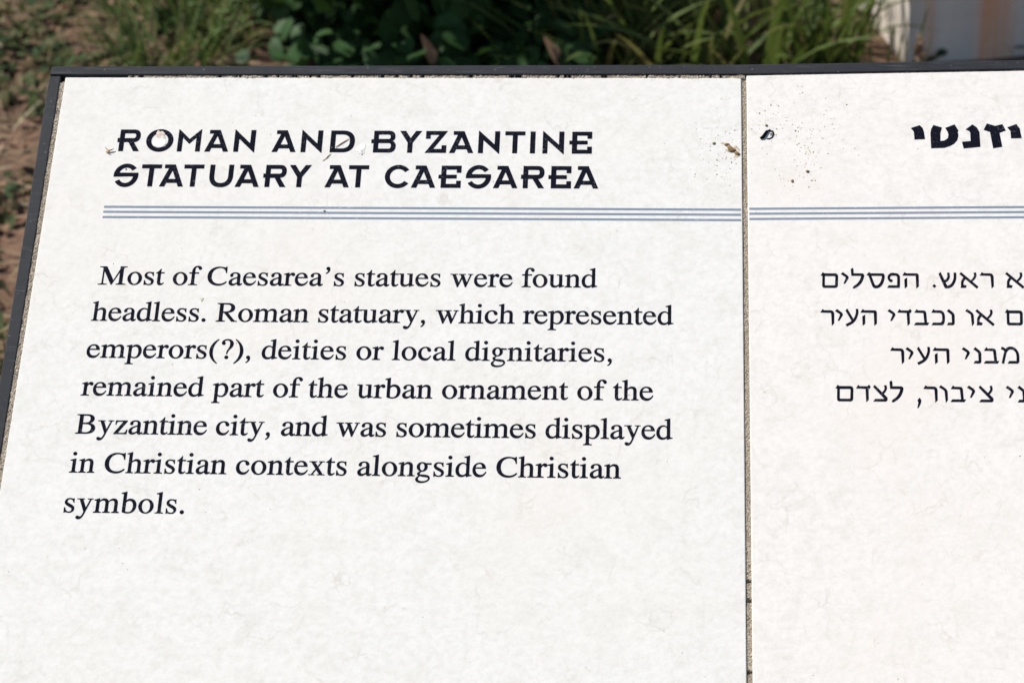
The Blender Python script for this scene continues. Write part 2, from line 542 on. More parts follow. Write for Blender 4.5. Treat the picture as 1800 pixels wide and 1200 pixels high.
A = lambda *c: [('+', q) for q in c]
S = lambda *c: [('-', q) for q in c]
arch = lambda x0, sl, sr, top=460: path(f'M {x0},372 C {x0 + 42},430 {x0 + 85},{top} {x0 + 135},{top} C {sr - 35},{top} {sr},{top - 55} {sr},{top - 155} V 60 H {sl} V 290 C {sl},368 {sl - 24},402 {sl - 78},402 C {x0 + 66},402 {x0 + 32},385 {x0},345 Z')
comma = path('M 180,46 C 188,-40 145,-110 70,-145 L 58,-127 C 108,-95 130,-55 126,-8 L 90,20 L 125,99 C 160,99 178,78 180,46 Z')
SERIF = {  # advance, ops          (1000 units per em)
    'o': (500, A(ell(249.5, 225, 221, 236)) + S(ell(249.5, 225, 126, 206, 5))),
    'c': (444, A(path('M 400,156 L 414,147 C 368,41 315,-11 229,-11 C 105,-11 25,84 25,216 C 25,360 120,460 242,460 C 332,460 402,409 402,345 C 402,316 379,298 352,298 C 324,298 308,314 300,347 L 296,368 C 288,402 270,430 232,430 C 158,430 112,355 112,262 C 112,148 172,58 260,58 C 318,58 356,90 400,156 Z'))),
    'e': (444, A(path('M 424,157 C 380,45 310,-11 226,-11 C 102,-11 25,84 25,218 C 25,362 108,461 229,461 C 332,461 402,395 407,274 L 100,274 C 102,138 168,60 264,60 C 324,60 362,90 408,164 Z')) + S(path('M 103,304 C 112,384 154,428 210,428 C 268,428 300,386 306,304 Z'))),
    'a': (444, A(path('M 442,66 V 38 C 410,0 383,-11 354,-11 C 314,-11 291,16 288,63 L 287,63 C 236,12 195,-11 147,-11 C 81,-11 35,33 35,100 C 35,151 60,184 113,219 C 148,242 190,259 287,294 V 342 C 287,400 263,431 212,431 C 172,431 143,411 143,381 C 143,370 146,362 146,350 C 146,326 127,306 102,306 C 76,306 58,328 58,354 C 58,410 128,461 218,461 C 320,461 373,414 373,315 V 124 C 373,66 381,50 401,50 C 415,50 424,54 442,66 Z')) + S(path('M 287,118 V 265 C 180,227 123,190 123,123 C 123,76 149,50 186,50 C 213,50 238,61 264,79 C 282,91 287,99 287,118 Z'))),
    's': (389, A(path('M 348,121 C 348,180 316,216 233,261 L 181,290 C 141,312 120,333 120,366 C 120,403 148,432 194,432 C 252,432 288,400 308,322 L 326,322 L 322,452 L 310,452 C 304,444 300,441 292,441 C 284,441 274,445 262,450 C 242,457 218,461 196,461 C 108,461 52,410 52,335 C 52,281 83,246 158,204 L 216,171 C 260,146 278,126 278,94 C 278,47 248,18 202,18 C 136,18 96,58 72,158 L 53,158 L 53,-6 L 66,-6 C 72,3 79,7 93,7 C 104,7 115,5 140,-1 C 168,-8 188,-11 207,-11 C 290,-11 348,46 348,121 Z'))),
    't': (278, A(path('M 279,68 L 266,76 C 246,54 232,46 211,46 C 174,46 158,66 158,120 V 418 H 262 V 450 H 158 V 580 L 150,580 C 112,512 72,462 12,430 V 418 H 72 V 115 C 72,30 103,-11 160,-11 C 210,-11 248,12 279,68 Z'))),
    'f': (320, A(path('M 103,440 V 470 C 103,610 165,690 270,690 C 340,690 388,655 388,605 C 388,575 367,556 341,556 C 316,556 302,572 292,598 C 280,632 268,652 244,652 C 206,652 189,615 189,555 V 440 Z'), rect(103, 60, 189, 445), rect(20, 418, 312, 450), foot(103, 189, 18, 285))),
    'h': (500, A(rect(72, 60, 158, 560), flag(72, 158, 4, 692), foot(72, 158, 6, 226), arch(158, 341, 427), foot(341, 427, 275, 492))),
    'n': (500, A(rect(77, 60, 163, 330), flag(77, 163, 12, 461), foot(77, 163, 12, 232), arch(163, 341, 427), foot(341, 427, 274, 492))),
    'm': (778, A(rect(77, 60, 163, 330), flag(77, 163, 12, 461), foot(77, 163, 12, 232), arch(163, 347, 433), foot(347, 433, 280, 502), arch(433, 617, 703), foot(617, 703, 550, 770))),
    'r': (333, A(rect(76, 60, 162, 330), flag(76, 162, 6, 461), foot(76, 162, 6, 248), path('M 162,362 C 195,428 232,461 274,461 C 314,461 340,438 340,402 C 340,372 320,350 292,350 C 268,350 255,364 241,378 C 230,390 222,394 213,388 C 196,376 180,352 162,310 Z'))),
    'i': (278, A(rect(95, 60, 181, 330), flag(95, 181, 22, 461), foot(95, 181, 20, 256), ell(130, 628, 55, 55))),
    'l': (278, A(rect(97, 60, 183, 560), flag(97, 183, 20, 692), foot(97, 183, 22, 258))),
    'u': (500, A(path('M 9,450 V 434 C 55,430 69,415 69,375 V 130 C 69,38 114,-11 190,-11 C 242,-11 292,15 340,68 V 108 C 298,66 264,50 230,50 C 182,50 155,80 155,135 V 450 Z'), path('M 262,450 V 434 C 320,430 337,415 337,375 V -10 L 343,-11 C 390,8 432,20 484,32 V 49 C 434,49 423,61 423,105 V 450 Z'))),
    'd': (500, A(path('M 345,400 C 310,442 272,461 230,461 C 115,461 27,350 27,205 C 27,78 95,-11 195,-11 C 250,-11 305,15 345,65 Z')) + S(path('M 340,118 V 330 C 335,390 295,430 240,430 C 165,430 115,345 115,225 C 115,120 162,48 234,48 C 280,48 325,78 340,118 Z')) + A(rect(338, 100, 424, 560), flag(338, 424, 268, 692), path('M 338,120 V -10 L 345,-11 C 392,8 440,22 494,32 V 50 C 436,50 424,62 424,114 Z'))),
    'b': (500, A(path('M 157,390 C 190,438 232,461 285,461 C 395,461 470,370 470,235 C 470,90 375,-11 240,-11 C 180,-11 120,5 71,28 V 300 Z')) + S(path('M 157,342 C 180,378 215,400 255,400 C 333,400 380,330 380,215 C 380,95 330,22 245,22 C 200,22 157,40 157,64 Z')) + A(rect(71, 60, 157, 560), flag(71, 157, 2, 692))),
    'p': (500, A(path('M 163,385 C 205,438 252,461 302,461 C 402,461 472,372 472,240 C 472,95 387,-11 277,-11 C 230,-11 195,4 160,32 Z')) + S(path('M 163,342 C 180,374 217,402 262,402 C 335,402 384,325 384,205 C 384,95 340,22 270,22 C 220,22 163,54 163,86 Z')) + A(rect(77, -150, 163, 330), flag(77, 163, 6, 461), mv(foot(77, 163, 4, 250), 0, -217))),
    'g': (500, A(ell(208, 308, 156, 153), path('M 300,432 C 340,424 400,428 474,428 V 386 H 350 Z'), path('M 190,170 C 120,140 72,112 72,76 C 72,48 94,30 130,18 C 76,-20 28,-58 28,-112 C 28,-178 100,-218 200,-218 C 335,-218 445,-150 445,-62 C 445,2 392,38 300,43 L 190,50 C 152,53 138,62 138,80 C 138,100 156,122 200,160 Z')) + S(ell(208, 308, 72, 124, 3), path('M 148,10 C 118,-24 96,-52 96,-84 C 96,-138 150,-172 228,-172 C 322,-172 402,-132 402,-78 C 402,-42 370,-30 300,-25 C 235,-20 190,-8 148,10 Z'))),
    'y': (500, A([(78, 440), (176, 440), (296, 130), (250, 15), (240, 20)], path('M 398,440 L 432,440 L 268,-20 C 222,-150 178,-218 104,-218 C 58,-218 26,-194 26,-160 C 26,-132 46,-114 74,-114 C 104,-114 118,-136 142,-140 C 172,-143 196,-105 216,-55 L 250,40 Z'), rect(12, 433, 222, 450), rect(322, 433, 480, 450))),
    'w': (722, A([(70, 440), (164, 440), (278, 128), (248, -14), (226, -14)], [(226, -14), (252, -14), (392, 345), (368, 395)], [(318, 440), (412, 440), (524, 128), (494, -14), (472, -14)], [(472, -14), (498, -14), (660, 440), (626, 440)], rect(18, 433, 226, 450), rect(268, 433, 478, 450), rect(556, 433, 700, 450))),
    'x': (500, A([(66, 440), (170, 440), (438, 10), (334, 10)], [(368, 440), (404, 440), (122, 10), (84, 10)], rect(20, 433, 236, 450), rect(300, 433, 464, 450), rect(14, 0, 182, 17), rect(262, 0, 484, 17))),
    'z': (444, A(path('M 56,450 L 406,450 L 406,432 L 138,30 H 290 C 355,30 384,58 402,142 L 422,140 L 412,0 H 26 V 16 L 292,420 H 158 C 98,420 84,398 74,320 H 54 Z'))),
    'M': (889, A([(120, 652), (232, 652), (462, 190), (432, 0), (416, 0), (104, 630)], [(416, 0), (438, 0), (690, 540), (690, 640)], rect(660, 30, 760, 640), rect(128, 20, 164, 630), foot(128, 164, 12, 282, 40), foot(660, 760, 572, 866, 60), [(18, 652), (140, 652), (170, 560), (128, 600), (128, 600), (100, 628), (18, 636)], head(660, 760, 655, 862, 652, 50))),
    'C': (667, A(path('M 633,113 C 573,26 475,-14 377,-14 C 170,-14 28,125 28,322 C 28,525 175,666 372,666 C 440,666 510,640 553,640 C 570,640 580,650 588,664 L 606,664 L 614,445 L 590,445 C 568,560 505,628 400,628 C 245,628 145,512 145,335 C 145,155 248,42 402,42 C 487,42 552,72 618,138 Z'))),
    'R': (667, A(rect(103, 50, 205, 620), foot(103, 205, 17, 294, 60), head(103, 205, 17, 230, 652, 60), path('M 150,652 H 330 C 482,652 562,592 562,484 C 562,382 480,322 330,316 L 150,312 Z'), path('M 228,335 L 345,335 L 560,60 C 582,30 612,18 662,17 V 0 H 492 Z')) + S(path('M 205,616 H 310 C 402,616 452,570 452,487 C 452,400 396,350 290,350 L 205,348 Z'))),
    'B': (667, A(rect(103, 20, 205, 640), path('M 17,652 V 635 C 80,632 103,620 103,570 V 80 C 103,32 80,20 17,17 V 0 H 320 C 490,0 596,65 596,185 C 596,280 515,340 400,352 C 495,378 542,430 542,505 C 542,600 460,652 320,652 Z')) + S(path('M 205,615 H 300 C 388,615 432,575 432,497 C 432,412 380,368 285,366 H 205 Z'), path('M 205,328 H 300 C 420,328 480,273 480,185 C 480,90 412,38 310,38 C 230,38 205,48 205,85 Z'))),
    '(': (333, A(path('M 304,-161 L 292,-177 C 145,-80 44,60 44,250 C 44,440 145,580 292,680 L 304,664 C 204,560 138,430 138,250 C 138,70 204,-60 304,-161 Z'))),
    ')': (333, A([(333 - x, y) for x, y in path('M 304,-161 L 292,-177 C 145,-80 44,60 44,250 C 44,440 145,580 292,680 L 304,664 C 204,560 138,430 138,250 C 138,70 204,-60 304,-161 Z')])),
    '?': (444, A(path('M 228,160 L 252,160 C 260,240 285,285 330,335 C 392,400 418,450 418,515 C 418,612 342,680 235,680 C 135,680 64,620 64,545 C 64,508 88,484 120,484 C 150,484 170,505 170,534 C 170,566 142,577 142,598 C 142,625 175,645 222,645 C 285,645 320,595 320,505 C 320,430 300,375 262,310 C 238,270 228,225 228,160 Z'), ell(240, 44, 56, 56))),
    '.': (250, A(ell(125, 46, 58, 58))),
    ',': (250, A(ell(124, 46, 56, 56), comma)),
    '\u2019': (300, A(mv(ell(124, 46, 56, 56), 14, 578), mv(comma, 14, 578))),
    ' ': (250, []),
}

# display capitals of the heading, drawn on a 228-unit cap height
def ring(cx, cy, rx, ry, a0, a1, n=28):
    return [(cx + rx * math.cos(R(a0 + (a1 - a0) * k / n)), cy + ry * math.sin(R(a0 + (a1 - a0) * k / n))) for k in range(n + 1)]


CAPS = {
    'R': A(rect(0, 0, 51, 228), rect(-22, 96, 60, 138), path('M 20,228 H 148 C 196,228 220,204 220,162 C 220,120 196,95 148,95 H 20 Z'), [(88, 110), (146, 110), (222, 0), (160, 0)]) + S(path('M 51,188 H 146 C 164,188 171,178 171,162 C 171,146 164,137 146,137 H 51 Z')),
    'O': A(ell(145, 114, 145, 119)) + S(ell(145, 114, 90, 78)),
    'M': A([(0, 0), (50, 0), (50, 146), (124, 80), (194, 146), (194, 0), (244, 0), (244, 233), (238, 233), (123, 132), (6, 233), (0, 233)]),
    'A': A([(0, 0), (56, 0), (72, 38), (182, 38), (199, 0), (254, 0), (150, 228), (38, 228), (38, 190), (84, 190)]) + S([(88, 78), (165, 78), (124, 166)]),
    'N': A([(0, 0), (51, 0), (51, 136), (216, -6), (223, -6), (223, 228), (171, 228), (171, 90), (6, 233), (0, 233)]),
    'D': A(path('M 0,0 H 130 C 214,0 258,42 258,114 C 258,186 214,228 130,228 H 0 Z')) + S(path('M 52,40 H 122 C 178,40 206,66 206,114 C 206,162 178,188 122,188 H 52 Z')),
    'B': A(rect(-24, 98, 50, 138), path('M 0,0 H 165 C 212,0 236,26 236,66 C 236,96 222,112 200,121 C 216,130 226,144 226,166 C 226,206 202,228 160,228 H 0 Z')) + S(path('M 51,189 H 156 C 170,189 177,181 177,166 C 177,150 170,142 156,142 H 51 Z'), path('M 51,99 H 162 C 178,99 186,86 186,70 C 186,52 178,40 162,40 H 51 Z')),
    'Y': A([(0, 228), (63, 228), (116, 152), (170, 228), (232, 228), (140, 104), (140, 0), (88, 0), (88, 104)]),
    'Z': A([(0, 0), (224, 0), (224, 78), (175, 78), (175, 40), (86, 40), (232, 228), (4, 228), (4, 148), (52, 148), (52, 188), (146, 188)]),
    'T': A([(0, 188), (80, 188), (80, 0), (131, 0), (131, 188), (210, 188), (210, 228), (0, 228)]),
    'I': A(rect(0, 0, 52, 228)),
    'E': A(rect(0, 0, 52, 228), rect(-28, 96, 162, 134), rect(0, 188, 208, 228), rect(0, 0, 208, 40), rect(160, 156, 208, 200), rect(160, 20, 208, 72)),
    'U': A(path('M 0,228 V 112 C 0,36 48,-5 125,-5 C 202,-5 250,36 250,112 V 228 H 199 V 112 C 199,62 172,38 125,38 C 78,38 51,62 51,112 V 228 Z')),
    'C': A(ring(138, 114, 138, 120, 36, 324) + ring(138, 114, 86, 78, 324, 36)),
    'S': A(ring(128, 114, 131, 121, 38, 185) + [(-3, 100)] + ring(128, 114, 78, 80, -8, -147)[0:] + ring(128, 114, 131, 121, -147, 10) + [(259, 140)] + ring(128, 114, 78, 80, 160, 38)),
}

# square Hebrew text letters, 128-unit height
HEB = {
    'ם': A(path('M 0,106 L 18,134 L 32,124 H 122 C 142,124 149,112 147,95 L 143,25 C 142,8 132,0 115,0 H 28 C 14,0 9,8 10,22 L 14,104 Z')) + S(path('M 34,102 H 115 C 122,102 125,98 125,90 L 121,30 C 121,24 118,20 112,20 H 40 C 33,20 31,24 31,30 Z')),
    'י': A(path('M 0,118 L 17,134 L 50,110 C 66,98 68,88 58,74 L 32,36 L 20,36 L 40,82 C 42,88 40,92 34,96 Z')),
    'ל': A(path('M 2,160 L 17,172 L 24,162 V 124 H 94 C 114,124 118,108 111,92 C 100,48 75,18 25,-6 L 13,-3 L 22,14 C 58,32 78,62 88,97 C 89,102 85,104 78,104 H 5 Z')),
    'ס': A(path('M 0,112 L 22,135 L 35,124 H 135 C 151,124 155,112 153,95 C 148,48 125,-2 76,-4 C 55,-4 48,6 42,22 L 16,104 Z')) + S(path('M 39,104 H 122 C 131,104 132,98 130,90 C 123,55 106,22 80,19 C 70,19 67,24 63,34 Z')),
    'פ': A(stroke([(42, 58), (28, 62), (18, 78), (19, 98), (36, 114), (62, 120)], 20), path('M 30,126 H 70 C 100,126 112,112 112,88 L 108,8 C 108,2 104,0 98,0 H 0 L 14,20 H 86 L 90,84 C 90,98 84,106 68,106 H 34 Z'), ell(36, 62, 13, 11)),
    'ה': A(path('M 0,106 L 20,134 L 34,124 H 120 C 135,124 139,116 138,104 L 135,14 L 114,-5 V 96 C 114,102 112,104 106,104 Z'), [(15, 72), (38, 86), (36, 12), (15, -5)]),
    'ש': A([(0, 118), (18, 135), (70, 14), (56, -6), (44, 4)], stroke([(52, 8), (80, 8), (112, 28), (136, 74), (141, 130)], 21), stroke([(44, 54), (68, 66), (84, 92), (84, 130)], 19)),
    'א': A([(0, 118), (14, 134), (154, 10), (140, -7)], stroke([(44, 86), (22, 56), (17, 14)], 20), [(3, 0), (10, 22), (36, 24), (54, 18), (46, 0)], stroke([(130, 130), (134, 108), (122, 82), (98, 58)], 21, 14)),
    'ר': A(path('M 0,106 L 20,134 L 33,124 H 85 C 108,124 116,110 116,92 L 113,14 L 94,-5 L 92,88 C 92,100 88,104 80,104 Z')),
    'ע': A(stroke([(100, 136), (100, 102), (84, 58), (56, 24), (4, -4)], 20), [(2, 122), (18, 138), (76, 34), (58, 22)]),
    'ד': A([(0, 106), (18, 134), (31, 123), (95, 123), (108, 136), (121, 123), (112, 104), (102, 104), (101, 14), (81, -5), (79, 104)]),
    'ב': A(path('M 8,106 L 28,134 L 41,123 H 85 C 103,123 108,110 107,95 L 110,12 H 89 L 84,94 C 84,101 80,104 74,104 Z'), [(0, 0), (16, 20), (128, 20), (114, 0)]),
    'כ': A(path('M 4,106 L 22,134 L 34,124 H 75 C 106,124 116,100 115,70 C 114,30 105,0 85,0 H 0 L 14,20 H 74 C 88,20 93,45 93,68 C 93,90 88,104 70,104 Z')),
    'נ': A(path('M 5,118 L 22,135 L 48,113 C 63,101 68,91 67,75 L 64,22 C 63,8 56,0 46,0 H 0 L 12,20 H 38 C 42,20 43,24 43,28 L 43,78 C 43,88 39,92 32,97 Z')),
    'ו': A(path('M 0,119 L 16,135 L 48,113 C 63,101 69,92 68,75 L 67,15 L 49,-7 L 45,76 C 45,88 41,93 33,99 Z')),
    'מ': A(stroke([(2, 128), (20, 122), (40, 104)], 21), stroke([(40, 112), (24, 60), (7, 0)], 19), stroke([(32, 96), (60, 124), (95, 127), (124, 106), (136, 70), (133, 10)], 22), [(48, 0), (62, 20), (140, 20), (134, 0)]),
    'צ': A([(2, 119), (16, 135), (118, 32), (112, 10), (92, 22)], [(0, 0), (16, 20), (100, 20), (116, 34), (118, 12), (104, 0)], stroke([(103, 132), (107, 108), (96, 84), (74, 62)], 20, 15)),
    '.': A([(0, 15), (16, 31), (32, 15), (16, -1)]),
    ',': A(path('M 20,32 L 32,14 C 32,-10 16,-36 2,-54 L -2,-50 L 8,-10 L 2,12 Z')),
}

TITLE_HEB = [[(285.7, 184.5), (292.3, 187.1), (294.3, 184.7), (295.1, 181.7), (295.7, 174.6), (288.0, 174.2), (287.8, 181.3)],
             [(302.3, 187.3), (308.4, 185.1), (307.1, 180.2), (306.7, 173.0), (309.6, 173.4), (312.2, 175.5), (312.8, 178.5), (312.4, 180.9), (310.7, 184.7), (317.8, 187.9), (320.4, 182.0), (319.7, 181.5), (320.0, 177.9), (319.0, 173.8), (316.5, 170.5), (313.2, 168.4), (309.3, 166.9), (299.7, 166.5), (299.8, 180.2), (300.5, 183.8)],
             [(330.7, 187.9), (333.8, 185.1), (335.4, 181.2), (335.4, 167.9), (323.2, 166.4), (322.2, 172.3), (328.6, 173.1), (328.7, 180.3), (327.9, 182.0), (325.4, 183.3)],
             [(341.2, 188.8), (347.1, 186.6), (352.5, 188.2), (354.6, 182.5), (349.9, 180.4), (351.2, 168.0), (344.5, 166.6), (343.0, 181.2), (338.5, 183.0)],
             [(355.7, 185.4), (362.6, 188.3), (364.8, 184.3), (365.2, 179.8), (365.7, 175.7), (357.9, 175.5), (357.9, 181.9)]]


def inside(p, poly):
    x, y = p
    c = False
    j = len(poly) - 1
    for i in range(len(poly)):
        xi, yi = poly[i]
        xj, yj = poly[j]
        if (yi > y) != (yj > y) and x < (xj - xi) * (y - yi) / (yj - yi) + xi:
            c = not c
        j = i
    return c


_cache = {}


def glyph(key, ops):
    if key in _cache:
        return _cache[key]
    vs, es = [], []
    for _, c in ops:
        b = len(vs)
        vs += [Vector((x, y)) for x, y in c]
        es += [(b + i, b + (i + 1) % len(c)) for i in range(len(c))]
    if not ops:
        _cache[key] = ([], [])
        return _cache[key]
    v, e, f = delaunay_2d_cdt(vs, es, [], 0, 1e-4)[:3]
    keep = []
    for t in f:
        cx = sum(v[i].x for i in t) / len(t)
        cy = sum(v[i].y for i in t) / len(t)
        st = False
        for s, c in ops:
            if inside((cx, cy), c):
                st = s == '+'
        if st:
            keep.append(tuple(t))
    _cache[key] = ([(q.x, q.y) for q in v], keep)
    return _cache[key]


def put(mb, key, ops, x, y, sx, sy, rot=0.0, z=0.00015):
    v, f = glyph(key, ops)
    c, s = math.cos(rot), math.sin(rot)
    mb.add([((x + (a * sx) * c - (b * sy) * s) / 1000, (y + (a * sx) * s + (b * sy) * c) / 1000, z) for a, b in v], f)


# ------------------------------------------------------------------ ground
def gh(x, y):
    """height of the soil"""
    d = math.hypot(x, y - 1.5)
    a = noise.noise(Vector((x * 2.1, y * 2.1, 3.1))) * 0.022 + noise.noise(Vector((x * 9, y * 9, 7.7))) * 0.010
    return a * min(1.0, 6.0 / (d + 1e-6))


def axis(lo, hi, step, far):
    a = list(np.arange(lo, hi + 1e-9, step))
    s = step
    l, h = lo, hi
    pre, post = [], []
    while h < far:
        s *= 1.35
        h += s
        l -= s
        post.append(h)
        pre.append(l)
    return pre[::-1] + a + post


gx, gy = axis(-1.5, 1.8, 0.03, 300), axis(0.2, 3.4, 0.03, 300)
mb = MB()
mb.v = [(x, y, gh(x, y)) for y in gy for x in gx]
nx = len(gx)
mb.f = [(j * nx + i, j * nx + i + 1, (j + 1) * nx + i + 1, (j + 1) * nx + i) for j in range(len(gy) - 1) for i in range(nx - 1)]
mb.mi = [0] * len(mb.f)
ground = mb.build('ground', M_SOIL, None, True)
tag(ground, 'red brown bare soil with patchy weeds around the sign', 'ground', kind='structure')

# ------------------------------------------------------------------ the sign
sign = empty('information_sign', (0.1, 0.18, 0))
tag(sign, 'white tiled information sign in dark metal frame with English and Hebrew text', 'sign')
PM = Matrix.Translation((0, 0, PZ)) @ Matrix.Rotation(TILT, 4, 'X')
INV = Matrix.Translation(sign.location).inverted()


def panel_part(mb, name, mats, parent=sign, smooth=False):
    o = mb.build(name, mats, parent, smooth)
    if parent is sign:
        o.matrix_local = INV @ PM
    return o


mm = lambda pts: [(x / 1000, y / 1000) for x, y in pts]
YB = -330.0                         # lower edge of the tiles, below the picture
XR = 672.0
topR = lambda x: 232.2 + (x - 166) * (236.9 - 232.2) / 205 if x < 371 else 236.9
LT = [(-347.9, YB), (162.2, YB), (162.3, 229.9), (-347.9, 229.9)]
RT_ = [(166.2, YB), (XR, YB), (XR, topR(XR)), (371, 236.9), (166.2, 232.2)]
tiles = []
for pts, m in ((LT, M_TILE_L), (RT_, M_TILE_R)):
    mb = MB()
    mb.add(*prism(mm(pts), -0.012, 0.0))
    o = panel_part(mb, 'stone_tile', m)
    bevel_mesh(o, 0.0006, 2)
    tiles.append(o)
tiles[0]['label'] = 'cool white tile with the English text'
tiles[1]['label'] = 'warmer white tile with the Hebrew text'

# backing tray below the tiles
mb = MB()
mb.add(*prism(mm([(-350, YB - 3), (XR + 3, YB - 3), (XR + 3, 234), (-350, 230)]), -0.045, -0.0125))
panel_part(mb, 'backing_tray', M_FRAME)

# frame strips
def strip(name, poly, z0, z1, bev=0.0007):
    mb = MB()
    mb.add(*prism(mm(poly), z0, z1))
    o = panel_part(mb, name, M_FRAME)
    bevel_mesh(o, bev, 2)
    return o


strip('frame_strip', [(-360.2, YB - 12), (-351.4, YB - 12), (-351.4, 230.9), (-360.2, 230.9)], -0.045, 0.0004)
strip('frame_strip', [(-360.0, 231.8), (165.3, 232.9), (371, 238.0), (XR + 12, 238.0), (XR + 12, 246.3), (371, 246.3), (165.3, 241.9), (-359.4, 239.7)], -0.045, 0.0008)
strip('frame_strip', [(XR + 3.5, YB - 12), (XR + 12, YB - 12), (XR + 12, 237.4), (XR + 3.5, 237.4)], -0.045, 0.0004)
strip('frame_strip', [(-351.0, YB - 12), (XR + 3, YB - 12), (XR + 3, YB - 3.5), (-351.0, YB - 3.5)], -0.045, 0.0004)


# mortar: sandy strips with a rough surface
def mortar(name, x0, x1, y0, y1, depth, along_y=True, pits=(), rough=0.0006, f=None):
    mb = MB()
    L_ = (y1 - y0) if along_y else (x1 - x0)
    nl = int(L_ / 0.9)
    nw = 6 if along_y else 4
    for i in range(nl + 1):
        for k in range(nw + 1):
            if along_y:
                x, y = x0 + (x1 - x0) * k / nw, y0 + L_ * i / nl
            else:
                x, y = x0 + L_ * i / nl, y0 + (y1 - y0) * k / nw
            if f:
                y += f(x)
            z = depth + rng.uniform(-1, 1) * rough + noise.noise(Vector((x * .12, y * .12, 0))) * rough
            for (py, pr, ph) in pits:
                d = abs((y if along_y else x) - py) / pr
                if d < 1 and (k / nw < 0.62 or d < .5):
                    z -= ph * (1 - d * d)
            mb.v.append((x / 1000, y / 1000, z))
    w_ = nw + 1
    for i in range(nl):
        for k in range(nw):
            q = (i * w_ + k, i * w_ + k + 1, (i + 1) * w_ + k + 1, (i + 1) * w_ + k)
            mb.f.append(q if along_y else q[::-1])
            mb.mi.append(0)
    return panel_part(mb, name, M_MORTAR)


mortar('mortar_joint', 162.0, 166.4, YB, 232.0, -0.0011, True, [(-183, 1.2, 0.003), (-197, 1.5, 0.004), (-248, 1.2, 0.003)], 0.00022)
mortar('mortar_joint', -351.5, -347.75, YB, 228.6, -0.0003, True, [(228, 2.5, 0.012)], 0.0003)
pits = [(rng.uniform(-320, 150), rng.uniform(0.6, 2.2), rng.uniform(0.002, 0.005)) for _ in range(30)]
mortar('mortar_joint', -300, 165, 229.4, 232.6, -0.0002, False, pits, 0.0004)
mortar('mortar_joint', 166.5, 371, 231.6, 233.4, -0.0006, False, (), 0.0004, lambda x: (x - 166) * 4.7 / 205)

# heading
H1 = [('R', -299.47, 161.93), ('O', -279.38, 161.87), ('M', -255.48, 161.79), ('A', -234.9, 161.73), ('N', -213.24, 161.66), ('A', -184.57, 161.57), ('N', -163.02, 161.5), ('D', -141.34, 161.43), ('B', -109.18, 161.33), ('Y', -90.02, 161.27), ('Z', -70.8, 161.21), ('A', -52.75, 161.15), ('N', -31.4, 161.08), ('T', -11.79, 161.02), ('I', 6.9, 160.96), ('N', 16.11, 160.93), ('E', 37.74, 160.86)]
H2 = [('S', -299.97, 130.42), ('T', -279.72, 130.4), ('A', -265.37, 130.38), ('T', -248.12, 130.36), ('U', -228.78, 130.34), ('A', -209.21, 130.31), ('R', -187.18, 130.29), ('Y', -169.85, 130.26), ('A', -142.72, 130.23), ('T', -125.78, 130.21), ('C', -98.85, 130.18), ('A', -79.2, 130.16), ('E', -57.41, 130.13), ('S', -39.02, 130.11), ('A', -19.04, 130.08), ('R', 2.75, 130.06), ('E', 23.22, 130.03), ('A', 39.93, 130.01)]
for row in (H1, H2):
    mb = MB()
    for ch, x, y in row:
        put(mb, 'cap' + ch, bold(CAPS[ch], 0.7), x, y, 0.0703, 0.0858)
    mb.build('heading_line', M_INK, tiles[0])

# English paragraph
LINES = [('Most of Caesarea\u2019s statues were found', -300.43, 58.74, 45.2, 12, 494), ('headless. Roman statuary, which represented', -301.5, 113.0, 14.75, 6, 494),
         ('emperors(?), deities or local dignitaries,', -301.36, 70.24, -15.75, 25, 182), ('remained part of the urban ornament of the', -301.26, 99.5, -46.5, 6, 424),
         ('Byzantine city, and was sometimes displayed', -301.41, 112.96, -77.0, 17, 494), ('in Christian contexts alongside Christian', -301.76, 78.15, -107.5, 20, 492),
         ('symbols.', -301.5, -218.74, -138.2, 53, 183)]
for txt, xa, xb, y, lb, rb in LINES:
    tot = sum(SERIF[c][0] for c in txt) - lb - (SERIF[txt[-1]][0] - rb)
    em = 0.02335
    gap = ((xb - xa) - tot * em) / (len(txt) - 1)
    mb = MB()
    x = xa - lb * em
    for ch in txt:
        put(mb, 'ser' + ch, bold(SERIF[ch][1], 7), x, y, em, em)
        x += SERIF[ch][0] * em + gap
    mb.build('text_line', M_INK, tiles[0])
    print('line', txt[:12], 'gap/em', round(gap / em, 1))

# rules
mb = MB()
for y in (112.3, 107.9, 103.3):
    mb.add([(-.30395, (y - .86) / 1000, .00015), (.1612, (y - 1.05) / 1000, .00015), (.1612, (y + .66) / 1000, .00015), (-.3040, (y + .86) / 1000, .00015)], [(0, 1, 2, 3)])
mb.build('rule_line', M_RULE, tiles[0])
mb = MB()
for y in (112.9, 108.6, 104.1):
    e = 2.62
    mb.add([(.1672, (y - .84) / 1000, .00015), (.371, (y + e - .84) / 1000, .00015), (.60, (y + e - .84) / 1000, .00015), (.60, (y + e + .84) / 1000, .00015), (.371, (y + e + .84) / 1000, .00015), (.1672, (y + .84) / 1000, .00015)], [(0, 1, 4, 5), (1, 2, 3, 4)])
mb.build('rule_line', M_RULE, tiles[1])

